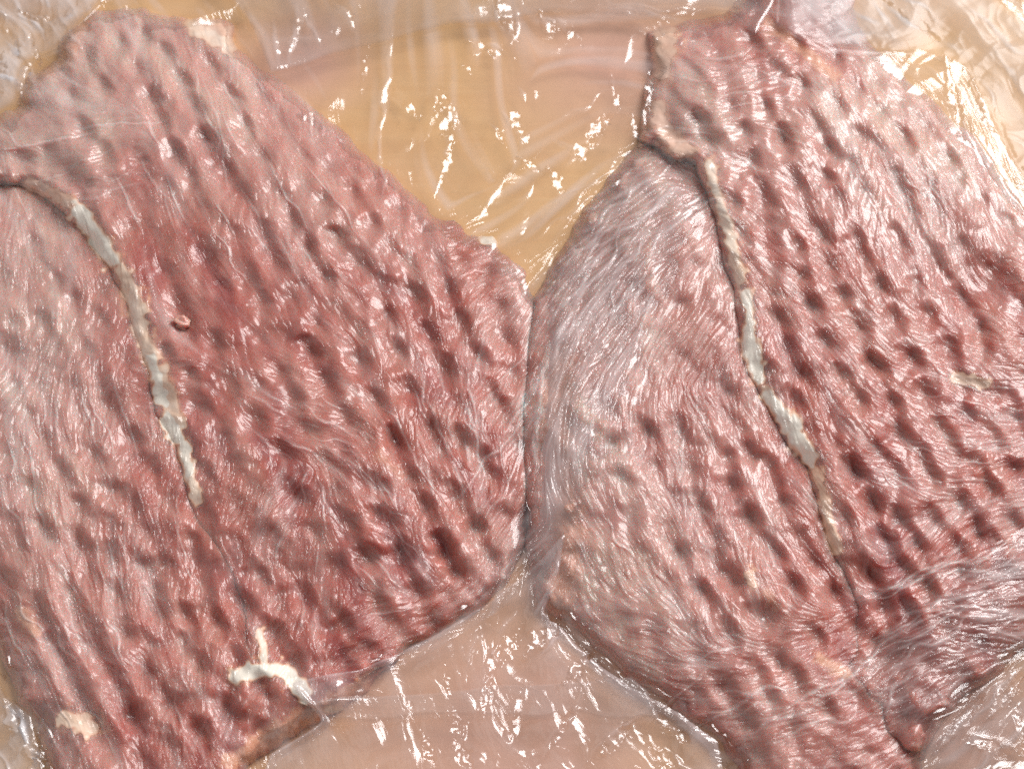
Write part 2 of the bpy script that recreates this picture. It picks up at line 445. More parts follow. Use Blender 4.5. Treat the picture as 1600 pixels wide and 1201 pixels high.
def string(n, w):
    """Thin drawn-up creases along the level lines of streaked noise, with a soft swell beside them."""
    return np.maximum(1 - (n / w) ** 2, 0) ** 2


WR = FSTR * ((.75 * string(W1, .5) + .35 * np.maximum(W1 - .3, 0)) * (.2 + .9 * clump2)
             + (.62 * string(W2 - .3, .45) + .30 * np.maximum(W2, 0)) * (.5 + .7 * clump)
             + .35 * string(W4 - .8, .4) * (.3 + clump2) + .42 * W5 * (.4 + .8 * clump)) * 1.1
WR = WR.astype(np.float32)

fat = np.zeros(X.shape, np.float32)
for wd, val, pts in FAT:
    pts = [(p[0] + 12, p[1] - 3) for p in pts]
    wd = wd * 1.15
    xs = [p[0] for p in pts]
    ys = [p[1] for p in pts]
    R = wd * 2.6
    i0, i1 = np.searchsorted(AX, [min(xs) - R, max(xs) + R])
    j0, j1 = np.searchsorted(AY, [min(ys) - R, max(ys) + R])
    xx, yy = X[j0:j1, i0:i1], Y[j0:j1, i0:i1]
    d = np.full(xx.shape, 1e9, np.float32)
    for a, b in zip(pts[:-1], pts[1:]):
        d = np.minimum(d, seg_dist(xx, yy, a, b))
    d = d * (1 + .9 * (vnoise(xx / 9, yy / 9, 41) - .5)) + 5 * (vnoise(xx / 22, yy / 22, 42) - .5) + 2 * (vnoise(xx / 5, yy / 5, 43) - .5)
    fat[j0:j1, i0:i1] = np.maximum(fat[j0:j1, i0:i1], val * (1 - sstep(wd * .45, wd * 1.55, d)))

# heights of the upper faces in mm
HL = {
    'll': 5.6 + 0 * X, 'lr': 5.6 + 0 * X,
    'ul': 7.1 - 2.6 * sstep(380, 800, X) - 1.2 * sstep(250, 0, Y) - 2.0 * sstep(700, 900, Y) * sstep(620, 420, X),
    'ur': 6.9 - 2.0 * sstep(1350, 1650, X + .35 * (600 - Y)) - 1.5 * sstep(220, 20, Y) - 1.8 * sstep(800, 950, Y) * sstep(1480, 1360, X),
}
inL, inR = sstep(-20, 30, sdf['ll']), sstep(-20, 30, sdf['lr'])


def top_mm(k):
    d = sdf[k]
    hi = HL[k] + RELIEF
    if k in ('ul', 'ur'):
        wdt = 58.0 + 0.0 * (1 - (inL if k == 'ul' else inR))
        low = (inL if k == 'ul' else inR) * (HL['ll'] - 1.2 + UND)
    else:
        low, wdt = 0 * X, 48.0
    low = low - 0.7
    p = np.clip(d / wdt, 0, 1)
    prof = np.sqrt(np.clip(1 - (1 - p) ** 2, 0, 1))
    if k in ('ll', 'lr'):
        prof = .55 * np.sqrt(np.clip(1 - (1 - np.clip(d / 30, 0, 1)) ** 2, 0, 1)) + .45 * sstep(-10, 120, d)
    else:
        lowm = inL if k == 'ul' else inR
        thin = .62 * np.sqrt(np.clip(1 - (1 - np.clip(d / 30, 0, 1)) ** 2, 0, 1)) + .38 * sstep(-10, 110, d)
        prof = prof * lowm + thin * (1 - lowm)
    # mallet imprints fade at the very rim
    return low + (hi - low) * prof


TOP = {k: top_mm(k) for k in sdf}
BASE = {k: HL[k] + blur(UND, 8, 2) for k in HL}

CREASES = """
700,190,82,66,11,.9 690,170,60,40,8,.7 640,172,48,30,6,.5 700,240,100,40,6,.6 770,78,18,50,8,.6 745,75,40,20,6,.5 780,30,70,40,7,.6 805,45,95,50,6,.6
750,25,-30,26,8,.5 810,150,62,26,6,.5 800,190,55,44,7,.6 815,215,70,22,6,.5 770,205,50,26,5,.4 868,285,62,40,7,.7 880,225,25,40,7,.4 915,165,-30,90,5,.4
905,240,-35,60,8,.6 830,255,35,22,6,.5 770,310,-55,60,6,.4 820,300,-45,40,6,.5 690,265,110,90,6,.5 600,150,97,200,8,.55 598,250,93,120,6,.5 860,40,40,30,7,.6
880,45,55,34,7,.6 900,50,60,30,6,.5 460,60,100,90,8,.6 490,50,60,60,6,.5 540,30,55,60,6,.5 430,70,80,70,7,.5 1000,25,10,140,7,.7 960,20,20,80,6,.5
715,1140,80,50,10,.9 720,1185,60,40,12,1. 810,1120,97,70,7,.8 800,1150,70,20,8,.7 770,1030,112,60,7,.7 790,985,118,60,8,.8 840,1005,125,70,9,.8 860,1010,120,50,7,.6
750,1020,80,70,5,.5 735,1030,95,80,5,.5 670,1185,68,60,9,.8 690,1080,60,40,6,.5 760,1080,50,36,6,.5 900,1040,130,50,6,.5 730,1100,45,40,7,.6 880,1130,-55,140,6,.4
760,1060,100,120,6,.6 850,940,128,60,7,.7 960,1150,-40,160,7,.5 1000,1080,20,80,6,.4 1020,1180,60,60,8,.7 1060,1190,45,60,9,.8
1490,150,76,120,8,1. 1512,205,60,60,6,.7 1460,120,50,50,7,.6 1545,150,58,110,8,.9 1420,40,35,120,9,.8 1480,70,30,120,9,.8 1560,60,40,120,8,.8 1575,120,50,90,8,.7
1540,240,60,120,7,.9 1580,300,55,120,8,.9 1380,30,50,60,8,.7 1440,20,30,100,7,.6 1330,60,-10,60,6,.5 1350,30,20,50,7,.5
60,45,52,60,9,.9 90,48,30,90,9,1. 85,20,75,50,7,.7 30,95,48,70,9,.9 20,60,70,60,8,.8 15,125,15,60,8,.8 130,20,-40,60,8,.7 170,8,20,60,8,.7 40,30,60,60,7,.7
35,1140,70,90,7,.7 15,1120,75,70,6,.6 60,1180,110,40,9,.8 70,1195,60,40,9,.9 1500,1140,-48,160,8,.7 1560,1080,-50,120,7,.7 1550,1160,20,60,7,.6 1590,1150,80,60,8,.8
1480,1100,40,60,6,.5 1530,1190,-60,60,7,.6 840,600,-60,170,9,.9 846,640,-85,120,8,.9 860,560,-58,120,7,.8 870,520,-62,80,8,.9 760,720,-50,150,5,.7 835,700,95,90,8,.8
1010,175,100,60,8,.7 1015,130,60,30,7,.6 1440,900,-20,160,7,.7 1500,930,-12,160,6,.6 1530,870,-25,160,6,.6 1560,900,-15,120,5,.5 1380,1010,-35,200,5,.5 1450,950,-25,150,6,.6
1540,965,5,60,9,.9 1200,1075,-8,140,6,.7 1280,1075,-28,130,6,.7 1150,1105,-25,200,5,.5 1230,1120,-20,140,6,.6 1060,1085,-40,150,4,.4 1330,1060,-38,160,5,.6
1460,1000,-30,180,6,.6 1400,1080,-60,120,6,.5 1290,1130,-15,120,7,.7 950,330,-42,120,6,.7 920,380,-48,140,6,.7 980,300,-30,120,7,.7 900,450,-52,140,6,.8 940,430,-50,140,5,.7
1010,330,-40,120,6,.7 990,400,-50,140,5,.6 960,480,-56,140,6,.7
"""


def more_creases():
    """Fine taut strings of film along the lie of the wrinkles."""
    r = np.random.default_rng(29)
    out = []
    for x0, x1, y0, y1, n, l0, l1 in ((860, 1110, 260, 640, 46, 70, 190), (1390, 1600, 850, 1010, 22, 80, 200), (0, 300, 640, 1150, 40, 60, 160),
                                      (650, 830, 540, 800, 26, 60, 150), (0, 260, 190, 330, 12, 80, 200), (1040, 1230, 90, 260, 16, 60, 150),
                                      (1280, 1470, 270, 430, 26, 60, 140), (1380, 1600, 560, 780, 26, 60, 150), (250, 560, 120, 420, 18, 60, 150),
                                      (900, 1250, 840, 1120, 30, 40, 110), (380, 640, 620, 960, 30, 40, 100)):
        for _ in range(n):
            x, y = r.uniform(x0, x1), r.uniform(y0, y1)
            a = math.degrees(ANG[np.searchsorted(AY, y), np.searchsorted(AX, x)]) + r.normal() * 7
            out.append([x, y, a, r.uniform(l0, l1), r.uniform(2.6, 4.6), r.uniform(.25, .6)])
    return out


def stamp_creases():
    H = np.zeros(X.shape, np.float32)
    for x, y, an, ln, wd, am in rows(CREASES) + more_creases():
        R = ln * .62 + wd * 2
        i0, i1 = np.searchsorted(AX, [x - R, x + R])
        j0, j1 = np.searchsorted(AY, [y - R, y + R])
        dx, dy = X[j0:j1, i0:i1] - x, Y[j0:j1, i0:i1] - y
        c, s_ = math.cos(math.radians(an)), math.sin(math.radians(an))
        u, v = dx * c + dy * s_, -dx * s_ + dy * c
        v = v + 14 * (vnoise(u / 30 + x, v * 0 + y, 81) - .5)
        tap = np.clip(1 - np.abs(u) / (ln * .55), 0, 1) ** .7
        ww = wd * (.35 + .65 * tap) * (.7 + .6 * vnoise(u / 13 + y, v / 40 + x, 82))
        H[j0:j1, i0:i1] += am * .5 * tap * np.maximum(1 - (v / ww) ** 2, 0) ** 2
    return H


CRE = stamp_creases()


MVEIL = np.clip(.05 + .38 * np.maximum(TONEF - .28, 0) + .08 * np.clip(WR, 0, 2) + 1.3 * CRE + .09 * np.clip(BANDS - .2, 0, 2) + .05 * sstep(.45, .75, fbm(130, 88, 3)), 0, .6)
# ------------------------------------------------------------------ meshes
def grid_mesh(name, mask, z_mm, attrs, mats, parent=None, dz_mm=None):
    """The part of the grid inside mask as one mesh. z_mm: height to which the line of sight is followed;
    dz_mm: relief added straight up."""
    keep = mask[:-1, :-1] & mask[1:, :-1] & mask[:-1, 1:] & mask[1:, 1:]
    used = np.zeros(mask.shape, bool)
    used[:-1, :-1] |= keep
    used[1:, :-1] |= keep
    used[:-1, 1:] |= keep
    used[1:, 1:] |= keep
    idx = np.full(mask.shape, -1, np.int32)
    n = int(used.sum())
    idx[used] = np.arange(n, dtype=np.int32)
    jj, ii = np.nonzero(keep)
    quads = np.stack([idx[jj, ii], idx[jj + 1, ii], idx[jj + 1, ii + 1], idx[jj, ii + 1]], 1)
    x, y, z = world_at(X[used].astype(np.float64), Y[used].astype(np.float64), z_mm[used].astype(np.float64) * MM)
    if dz_mm is not None:
        z = z + dz_mm[used] * MM
    co = np.stack([x, y, z], 1).astype(np.float32)
    me = bpy.data.meshes.new(name)
    me.vertices.add(n)
    me.vertices.foreach_set("co", co.ravel())
    nf = len(quads)
    me.loops.add(nf * 4)
    me.loops.foreach_set("vertex_index", quads.ravel().astype(np.int32))
    me.polygons.add(nf)
    me.polygons.foreach_set("loop_start", np.arange(0, nf * 4, 4, dtype=np.int32))
    me.update(calc_edges=True)
    me.polygons.foreach_set("use_smooth", np.ones(nf, bool))
    for an, arr in attrs.items():
        at = me.attributes.new(an, 'FLOAT', 'POINT')
        at.data.foreach_set("value", np.ascontiguousarray(arr[used], dtype=np.float32))
    for m in mats:
        me.materials.append(m)
    o = bpy.data.objects.new(name, me)
    SC.collection.objects.link(o)
    if parent is not None:
        o.parent = parent
    return o


def tag(o, **kw):
    for k, v in kw.items():
        o[k] = v
    return o


def thing(name, label, category, px, py, group=None):
    o = bpy.data.objects.new(name, None)
    SC.collection.objects.link(o)
    o['label'] = label
    o['category'] = category
    if group:
        o['group'] = group
    return o


# ------------------------------------------------------------------ materials
def new_mat(name):
    m = bpy.data.materials.new(name)
    m.use_nodes = True
    nt = m.node_tree
    nt.nodes.clear()
    return m, nt


def node(nt, t, **kw):
    n = nt.nodes.new(t)
    for k, v in kw.items():
        setattr(n, k, v)
    return n


def setin(nt, n, name, v):
    s = n.inputs[name]
    if hasattr(v, 'is_output'):
        nt.links.new(v, s)
    else:
        s.default_value = v


def mixc(nt, f, a, b, blend='MIX'):
    n = node(nt, 'ShaderNodeMix', data_type='RGBA', blend_type=blend)
    setin(nt, n, 0, f)
    setin(nt, n, 6, a)
    setin(nt, n, 7, b)
    return n.outputs[2]


def math_n(nt, op, a, b=0.0, c=None, clamp=False):
    n = node(nt, 'ShaderNodeMath', operation=op, use_clamp=clamp)
    setin(nt, n, 0, a)
    setin(nt, n, 1, b)
    if c is not None:
        setin(nt, n, 2, c)
    return n.outputs[0]


def ramp(nt, f, stops):
    n = node(nt, 'ShaderNodeValToRGB')
    e = n.color_ramp.elements
    while len(e) < len(stops):
        e.new(.5)
    for q, (p, c) in zip(e, stops):
        q.position = p
        q.color = c if len(c) == 4 else (*c, 1)
    nt.links.new(f, n.inputs[0])
    return n.outputs[0]


def noise_n(nt, scale, detail=3, rough=.55, vec=None, dist=0.0):
    n = node(nt, 'ShaderNodeTexNoise')
    n.inputs['Scale'].default_value = scale
    n.inputs['Detail'].default_value = detail
    n.inputs['Roughness'].default_value = rough
    n.inputs['Distortion'].default_value = dist
    if vec is not None:
        nt.links.new(vec, n.inputs['Vector'])
    return n.outputs[0]


def meat_material():
    m, nt = new_mat("wrapped_pork")
    out = node(nt, 'ShaderNodeOutputMaterial')
    p = node(nt, 'ShaderNodeBsdfPrincipled')
    geo = node(nt, 'ShaderNodeNewGeometry')
    pos = geo.outputs['Position']
    af = node(nt, 'ShaderNodeAttribute', attribute_name='fat').outputs['Fac']
    at = node(nt, 'ShaderNodeAttribute', attribute_name='tone').outputs['Fac']
    aw = node(nt, 'ShaderNodeAttribute', attribute_name='wrinkle').outputs['Fac']
    n1 = noise_n(nt, 160, 4, .6, pos, .4)
    n2 = noise_n(nt, 520, 3, .6, pos, .3)
    n3 = noise_n(nt, 45, 3, .5, pos, .2)
    t = math_n(nt, 'ADD', at, math_n(nt, 'MULTIPLY_ADD', n1, .38, -.19))
    t = math_n(nt, 'ADD', t, math_n(nt, 'MULTIPLY_ADD', n2, .22, -.11), clamp=True)
    lean = ramp(nt, t, [(0.0, (.31, .043, .040)), (.30, (.45, .130, .094)), (.62, (.55, .26, .205)), (1.0, (.65, .42, .31))])
    lean = mixc(nt, math_n(nt, 'MULTIPLY_ADD', n3, .55, -.2, clamp=True), lean, (.36, .11, .12, 1))
    f2 = math_n(nt, 'ADD', af, math_n(nt, 'MULTIPLY_ADD', n2, .24, -.12), clamp=True)
    fatc = ramp(nt, f2, [(0.0, (.56, .22, .17)), (.50, (.70, .33, .21)), (.70, (.88, .60, .43)), (.92, (.97, .89, .77))])
    fm = math_n(nt, 'MULTIPLY', f2, 2.2, clamp=True)
    hasfat = math_n(nt, 'GREATER_THAN', af, .02)
    col = mixc(nt, math_n(nt, 'MULTIPLY', fm, hasfat), lean, fatc)
    # milky scatter of the film lying on the meat, stronger where it is drawn up in creases
    av = node(nt, 'ShaderNodeAttribute', attribute_name='veil').outputs['Fac']
    col = mixc(nt, av, col, (.74, .655, .635, 1))
    setin(nt, p, 'Base Color', col)
    setin(nt, p, 'Roughness', .42)
    setin(nt, p, 'IOR', 1.40)
    setin(nt, p, 'Specular IOR Level', .3)
    setin(nt, p, 'Subsurface Weight', .9)
    nt.links.new(mixc(nt, fm, (1.0, .26, .20, 1), (.16, .13, .11, 1)), p.inputs['Subsurface Radius'])
    setin(nt, p, 'Subsurface Scale', .0028)
    # the film clings to the meat: a clear coat with its own creased surface
    bump = node(nt, 'ShaderNodeBump')
    bump.inputs['Strength'].default_value = 1.0
    bump.inputs['Distance'].default_value = 0.00019
    nt.links.new(aw, bump.inputs['Height'])
    setin(nt, p, 'Coat Weight', 1.0)
    setin(nt, p, 'Coat Roughness', .2)
    setin(nt, p, 'Coat IOR', 1.46)
    nt.links.new(bump.outputs[0], p.inputs['Coat Normal'])
    b2 = node(nt, 'ShaderNodeBump')
    b2.inputs['Strength'].default_value = .35
    b2.inputs['Distance'].default_value = 0.0002
    nt.links.new(noise_n(nt, 1300, 2, .6, pos), b2.inputs['Height'])
    nt.links.new(b2.outputs[0], p.inputs['Normal'])
    nt.links.new(p.outputs[0], out.inputs[0])
    return m


def film_material(name, haze, tint=(.95, .89, .90), rough=.15, gloss=.075):
    m, nt = new_mat(name)
    out = node(nt, 'ShaderNodeOutputMaterial')
    geo = node(nt, 'ShaderNodeNewGeometry')
    aw = node(nt, 'ShaderNodeAttribute', attribute_name='wrinkle').outputs['Fac']
    bump = node(nt, 'ShaderNodeBump')
    bump.inputs['Strength'].default_value = 1.0
    bump.inputs['Distance'].default_value = 0.00016
    nt.links.new(aw, bump.inputs['Height'])
    nrm = bump.outputs[0]
    tr = node(nt, 'ShaderNodeBsdfTransparent')
    tr.inputs[0].default_value = (.99, .988, .99, 1)
    df = node(nt, 'ShaderNodeBsdfDiffuse')
    df.inputs[0].default_value = (*tint, 1)
    tl = node(nt, 'ShaderNodeBsdfTranslucent')
    tl.inputs[0].default_value = (*tint, 1)
    ms = node(nt, 'ShaderNodeMixShader')
    ms.inputs[0].default_value = .35
    nt.links.new(df.outputs[0], ms.inputs[1])
    nt.links.new(tl.outputs[0], ms.inputs[2])
    n1 = noise_n(nt, 90, 4, .6, geo.outputs['Position'], .6)
    hz = math_n(nt, 'MULTIPLY', math_n(nt, 'MULTIPLY_ADD', n1, .7, .65), haze)
    av = node(nt, 'ShaderNodeAttribute', attribute_name='veil').outputs['Fac']
    hz = math_n(nt, 'MULTIPLY', hz, av)
    hz = math_n(nt, 'ADD', hz, math_n(nt, 'MULTIPLY', math_n(nt, 'MAXIMUM', aw, 0.0), .035), clamp=True)
    m1 = node(nt, 'ShaderNodeMixShader')
    nt.links.new(hz, m1.inputs[0])
    nt.links.new(tr.outputs[0], m1.inputs[1])
    nt.links.new(ms.outputs[0], m1.inputs[2])
    gl = node(nt, 'ShaderNodeBsdfGlossy')
    gl.inputs[0].default_value = (1, 1, 1, 1)
    gl.inputs['Roughness'].default_value = rough
    nt.links.new(nrm, gl.inputs['Normal'])
    lw = node(nt, 'ShaderNodeLayerWeight')
    lw.inputs[0].default_value = .18
    fr = math_n(nt, 'MULTIPLY_ADD', lw.outputs['Fresnel'], .35, gloss, clamp=True)
    m2 = node(nt, 'ShaderNodeMixShader')
    nt.links.new(fr, m2.inputs[0])
    nt.links.new(m1.outputs[0], m2.inputs[1])
    nt.links.new(gl.outputs[0], m2.inputs[2])
    nt.links.new(m2.outputs[0], out.inputs[0])
    return m


def board_material():
    m, nt = new_mat("wooden_board")
    out = node(nt, 'ShaderNodeOutputMaterial')
    p = node(nt, 'ShaderNodeBsdfPrincipled')
    tc = node(nt, 'ShaderNodeTexCoord')
    mp = node(nt, 'ShaderNodeMapping')
    mp.inputs['Scale'].default_value = (18, 170, 18)
    mp.inputs['Rotation'].default_value = (0, 0, .12)
    nt.links.new(tc.outputs['Object'], mp.inputs['Vector'])
    g = noise_n(nt, 1.6, 5, .6, mp.outputs[0], .8)
    g2 = noise_n(nt, 30, 3, .6, tc.outputs['Object'])
    g3 = noise_n(nt, 22, 3, .5, tc.outputs['Object'], .4)
    c = ramp(nt, g, [(.2, (.80, .43, .19)), (.5, (.86, .50, .24)), (.8, (.90, .56, .29))])
    c = mixc(nt, math_n(nt, 'MULTIPLY_ADD', g3, 2.4, -.85, clamp=True), c, (.92, .56, .23, 1))
    # meat juice soaked into the wood
    for cx, cy, r in ((960, 90, 230), (780, 1130, 330), (470, 100, 130), (1500, 1130, 200)):
        wx_, wy_, _ = world_at(cx, cy, 0.0)
        sb = node(nt, 'ShaderNodeVectorMath', operation='DISTANCE')
        nt.links.new(tc.outputs['Object'], sb.inputs[0])
        sb.inputs[1].default_value = (wx_, wy_, 0)
        dd = math_n(nt, 'MULTIPLY_ADD', sb.outputs['Value'], -10000.0 / r, 1.25)
        dd = math_n(nt, 'ADD', dd, math_n(nt, 'MULTIPLY_ADD', g2, .8, -.4), clamp=True)
        c = mixc(nt, math_n(nt, 'MULTIPLY', dd, .8), c, (.82, .46, .36, 1))
    setin(nt, p, 'Base Color', c)
    setin(nt, p, 'Roughness', .5)
    b = node(nt, 'ShaderNodeBump')
    b.inputs['Strength'].default_value = .3
    b.inputs['Distance'].default_value = .0003
    nt.links.new(g, b.inputs['Height'])
    nt.links.new(b.outputs[0], p.inputs['Normal'])
    nt.links.new(p.outputs[0], out.inputs[0])
    return m


MEAT = meat_material()
FAT_MAT = MEAT.copy()              # the thin strips of fat: firm, hardly any light passes through
FAT_MAT.name = "wrapped_fat"
for n_ in FAT_MAT.node_tree.nodes:
    if n_.type == 'BSDF_PRINCIPLED':
        n_.inputs['Subsurface Weight'].default_value = 0.0
FILM = film_material("cling_film", .075)
FILM2 = film_material("cling_film_double", .13)
FILM3 = film_material("cling_film_crumpled", .42, (.86, .85, .89), .2, .07)
FILM4 = film_material("cling_film_gathered", .32, (.74, .73, .74), .3, .025)
FILM5 = film_material("cling_film_draped", .30, (.95, .84, .86))
FILM6 = film_material("cling_film_taut", .30, (1.0, .87, .86), .15, .04)
BOARD = board_material()

# ------------------------------------------------------------------ board
bm = bpy.data.meshes.new("wooden_board")
s = 0.9
bm.from_pydata([(-s, -s, 0), (s, -s, 0), (s, s, 0), (-s, s, 0)], [], [(0, 1, 2, 3)])
bm.materials.append(BOARD)
bo = bpy.data.objects.new("wooden_board", bm)
SC.collection.objects.link(bo)
tag(bo, kind='structure')

def pieces(mask):
    """Connected pieces of a small mask."""
    todo = set(zip(*[q.tolist() for q in np.nonzero(mask)]))
    out = []
    while todo:
        st = [todo.pop()]
        got = list(st)
        while st:
            a, b = st.pop()
            for da in (-1, 0, 1):
                for db in (-1, 0, 1):
                    q = (a + da, b + db)
                    if q in todo:
                        todo.remove(q)
                        st.append(q)
                        got.append(q)
        m = np.zeros(mask.shape, bool)
        g = np.array(got)
        m[g[:, 0], g[:, 1]] = True
        out.append(m)
    return out


# ------------------------------------------------------------------ the four cutlets
CUT = {
    'ul': ('pork_cutlet', 'dark red hammered cutlet lying uppermost at left, white fat along its left rim'),
    'll': ('pork_cutlet', 'pale pink hammered cutlet half covered by the dark red one at left'),
    'ur': ('pork_cutlet', 'red hammered cutlet lying uppermost at right, cream fat rim down its left side'),
    'lr': ('pork_cutlet', 'pale streaky cutlet showing out from under the right hand cutlet towards the middle'),
}
for k in ('ul', 'll', 'ur', 'lr'):
    nm, lab = CUT[k]
    root = thing(nm, lab, 'meat', 0, 0, 'hammered pork cutlets under film')
    vis = sdf[k] > -4
    if k in ('ll', 'lr'):
        up = sdf['ul' if k == 'll' else 'ur']
        vis &= up < 34
    geo_w = WR * 0.05 + CRE * .45
    zb = np.minimum(BASE[k], TOP[k])
    at = {'fat': fat, 'tone': TONEF + .08 * np.clip(CORD, -1.8, 2.2) + .04, 'wrinkle': WR + .6 * CRE, 'veil': MVEIL}
    fm = np.zeros(X.shape, bool)
    for comp in pieces(vis & (fat > .55)):
        if comp.sum() > 45:
            fm |= comp
    dz = TOP[k] - zb + geo_w
    grid_mesh('lean_meat', vis & ~fm, zb, at, [MEAT], root, dz)
    # the fat: the same skin of the cutlet, each strip a part (grown by one cell so that no slit shows)
    for comp in pieces(vis & fm):
        g = comp.copy()
        g[1:] |= comp[:-1]
        g[:-1] |= comp[1:]
        h = g.copy()
        h[:, 1:] |= g[:, :-1]
        h[:, :-1] |= g[:, 1:]
        rimmy = (sdf[k][comp] < 24).mean() > .4
        grid_mesh('fat_rim' if rimmy else 'fat_seam', vis & h, zb, at, [FAT_MAT], root, dz + .02)

# ------------------------------------------------------------------ the film where it stands off the meat
own = np.maximum(np.maximum(sdf['ul'], sdf['ll']), np.maximum(sdf['ur'], sdf['lr']))
skin = {k: np.minimum(BASE[k], blur(TOP[k], 6, 2) + .35) for k in BASE}
upper = np.where(sdf['ul'] > 0, skin['ul'], np.where(sdf['ur'] > 0, skin['ur'], np.where(sdf['ll'] > 0, skin['ll'], skin['lr'])))
solid = own > 8
# stretched between the meat: smooth spread of the meat's height, sagging towards the board
num, den = np.where(solid, upper, 1.6).astype(np.float32), np.where(solid, 1.0, 0.02).astype(np.float32)
acc_n, acc_d = 0, 0
for r, wt in ((6, 1.0), (16, .25), (40, .05)):
    acc_n = acc_n + wt * blur(num * den, r, 2)
    acc_d = acc_d + wt * blur(den, r, 2)
spread = acc_n / acc_d
away = np.clip(-own / 95.0, 0, 1)
FZ = np.where(solid, upper, spread * (1 - away) + 1.8 * away + 0.0)
FZ = blur(FZ, 9, 2)
far = sstep(0, -45, own)
FZ = FZ * (1 - far) + blur(FZ, 24, 2) * far

wx, wy = (vnoise(X / 50, Y / 50, 70) - .5) * 40, (vnoise(X / 50, Y / 50, 71) - .5) * 40
crump = (facet((X + wx) / 60, (Y + wy) / 60, 72) - .5) * 2.2 + (facet((X - wy) / 27, (Y + wx) / 27, 73) - .5) * .7
crump = crump * sstep(.30, .62, fbm(110, 74, 2))
PATCHES = """
700,190,80,80,30 690,160,60,36,16 640,170,50,44,14 748,75,30,40,20 775,85,15,40,14 790,30,60,46,16 805,190,55,44,16 820,215,60,26,12 870,285,60,46,16
905,235,-30,40,18 840,150,40,24,10 860,45,50,44,14 890,50,50,34,12 470,40,95,60,14 570,120,100,60,10 700,255,110,70,12 930,200,-40,50,18 960,150,80,40,14
830,260,30,30,10 780,210,60,30,10 735,110,20,30,8 715,1140,60,40,22 725,1185,50,46,24 800,1010,115,60,20 840,1000,125,60,18 810,1120,97,60,12 770,1040,110,40,16
860,990,120,50,14 670,1175,68,60,14 700,1060,80,50,10 760,1090,100,70,14 900,1050,130,60,12 960,1160,-40,60,16 1040,1185,40,50,20 1060,1150,30,40,12
880,1140,120,50,12 640,1110,60,36,10 30,60,50,70,22 85,50,30,80,22 70,20,70,50,16 25,110,40,70,20 130,15,-30,60,16 180,10,20,50,14 15,150,10,50,14 45,90,60,50,14
1490,150,76,100,12 1545,180,60,120,12 1430,40,35,80,14 1590,30,40,110,14
20,1130,70,60,16 55,1170,100,60,18 70,1195,40,50,16 1500,1130,-50,80,18 1570,1090,-50,80,18 1550,1170,10,60,18 1595,1150,80,60,18
1015,150,90,50,14 990,200,80,30,12
"""
PT = np.zeros(X.shape, np.float32)
PW = np.zeros(X.shape, np.float32)
for x, y, an, ln, wd in rows(PATCHES):
    ln, wd = ln * 1.25, wd * 1.3
    R = max(ln, wd) * .9 + 6
    i0, i1 = np.searchsorted(AX, [x - R, x + R])
    j0, j1 = np.searchsorted(AY, [y - R, y + R])
    dx, dy = X[j0:j1, i0:i1] - x, Y[j0:j1, i0:i1] - y
    c, s_ = math.cos(math.radians(an)), math.sin(math.radians(an))
    u, v = (dx * c + dy * s_) / (ln * .5), (-dx * s_ + dy * c) / (wd * .5)
    q = np.abs(u) + np.abs(v) * .9 + 1.1 * (vnoise(dx / 11 + x, dy / 11 + y, 83) - .5) + .5 * (vnoise(dx / 4 + x, dy / 4 + y, 84) - .5)
    win = sstep(1.05, .75, q)
    jc, ic = np.searchsorted(AY, y), np.searchsorted(AX, x)
    flat = FZ[jc, ic] - FZ[j0:j1, i0:i1]
    PT[j0:j1, i0:i1] = np.where(win > PW[j0:j1, i0:i1], (-.031 * dx + .3 * (vnoise(dx / 7 + x, dy / 7, 85) - .5) + flat * .9) * win, PT[j0:j1, i0:i1])
    PW[j0:j1, i0:i1] = np.maximum(PW[j0:j1, i0:i1], win)
crump = crump * .55 * (1 - PW) + PT

calm = .10 + .90 * sstep(-30, 5, own)
WRF = WR * calm * (1 - .8 * PW) * (1 - .95 * sstep(-18, 4, own))
CRE = CRE * (1 - PW)
fgeo = FZ + crump + CRE + 0.04 * WRF
film = thing('cling_film', 'clear crumpled cling film stretched over the cutlets and the wooden board', 'plastic film', 0, 0)
lift = sstep(28, 6, own) * .6 - .5          # the loose sheet dips under the meat's skin and ends there
lift = np.where(own > 0, lift, .1)
zf = fgeo + lift


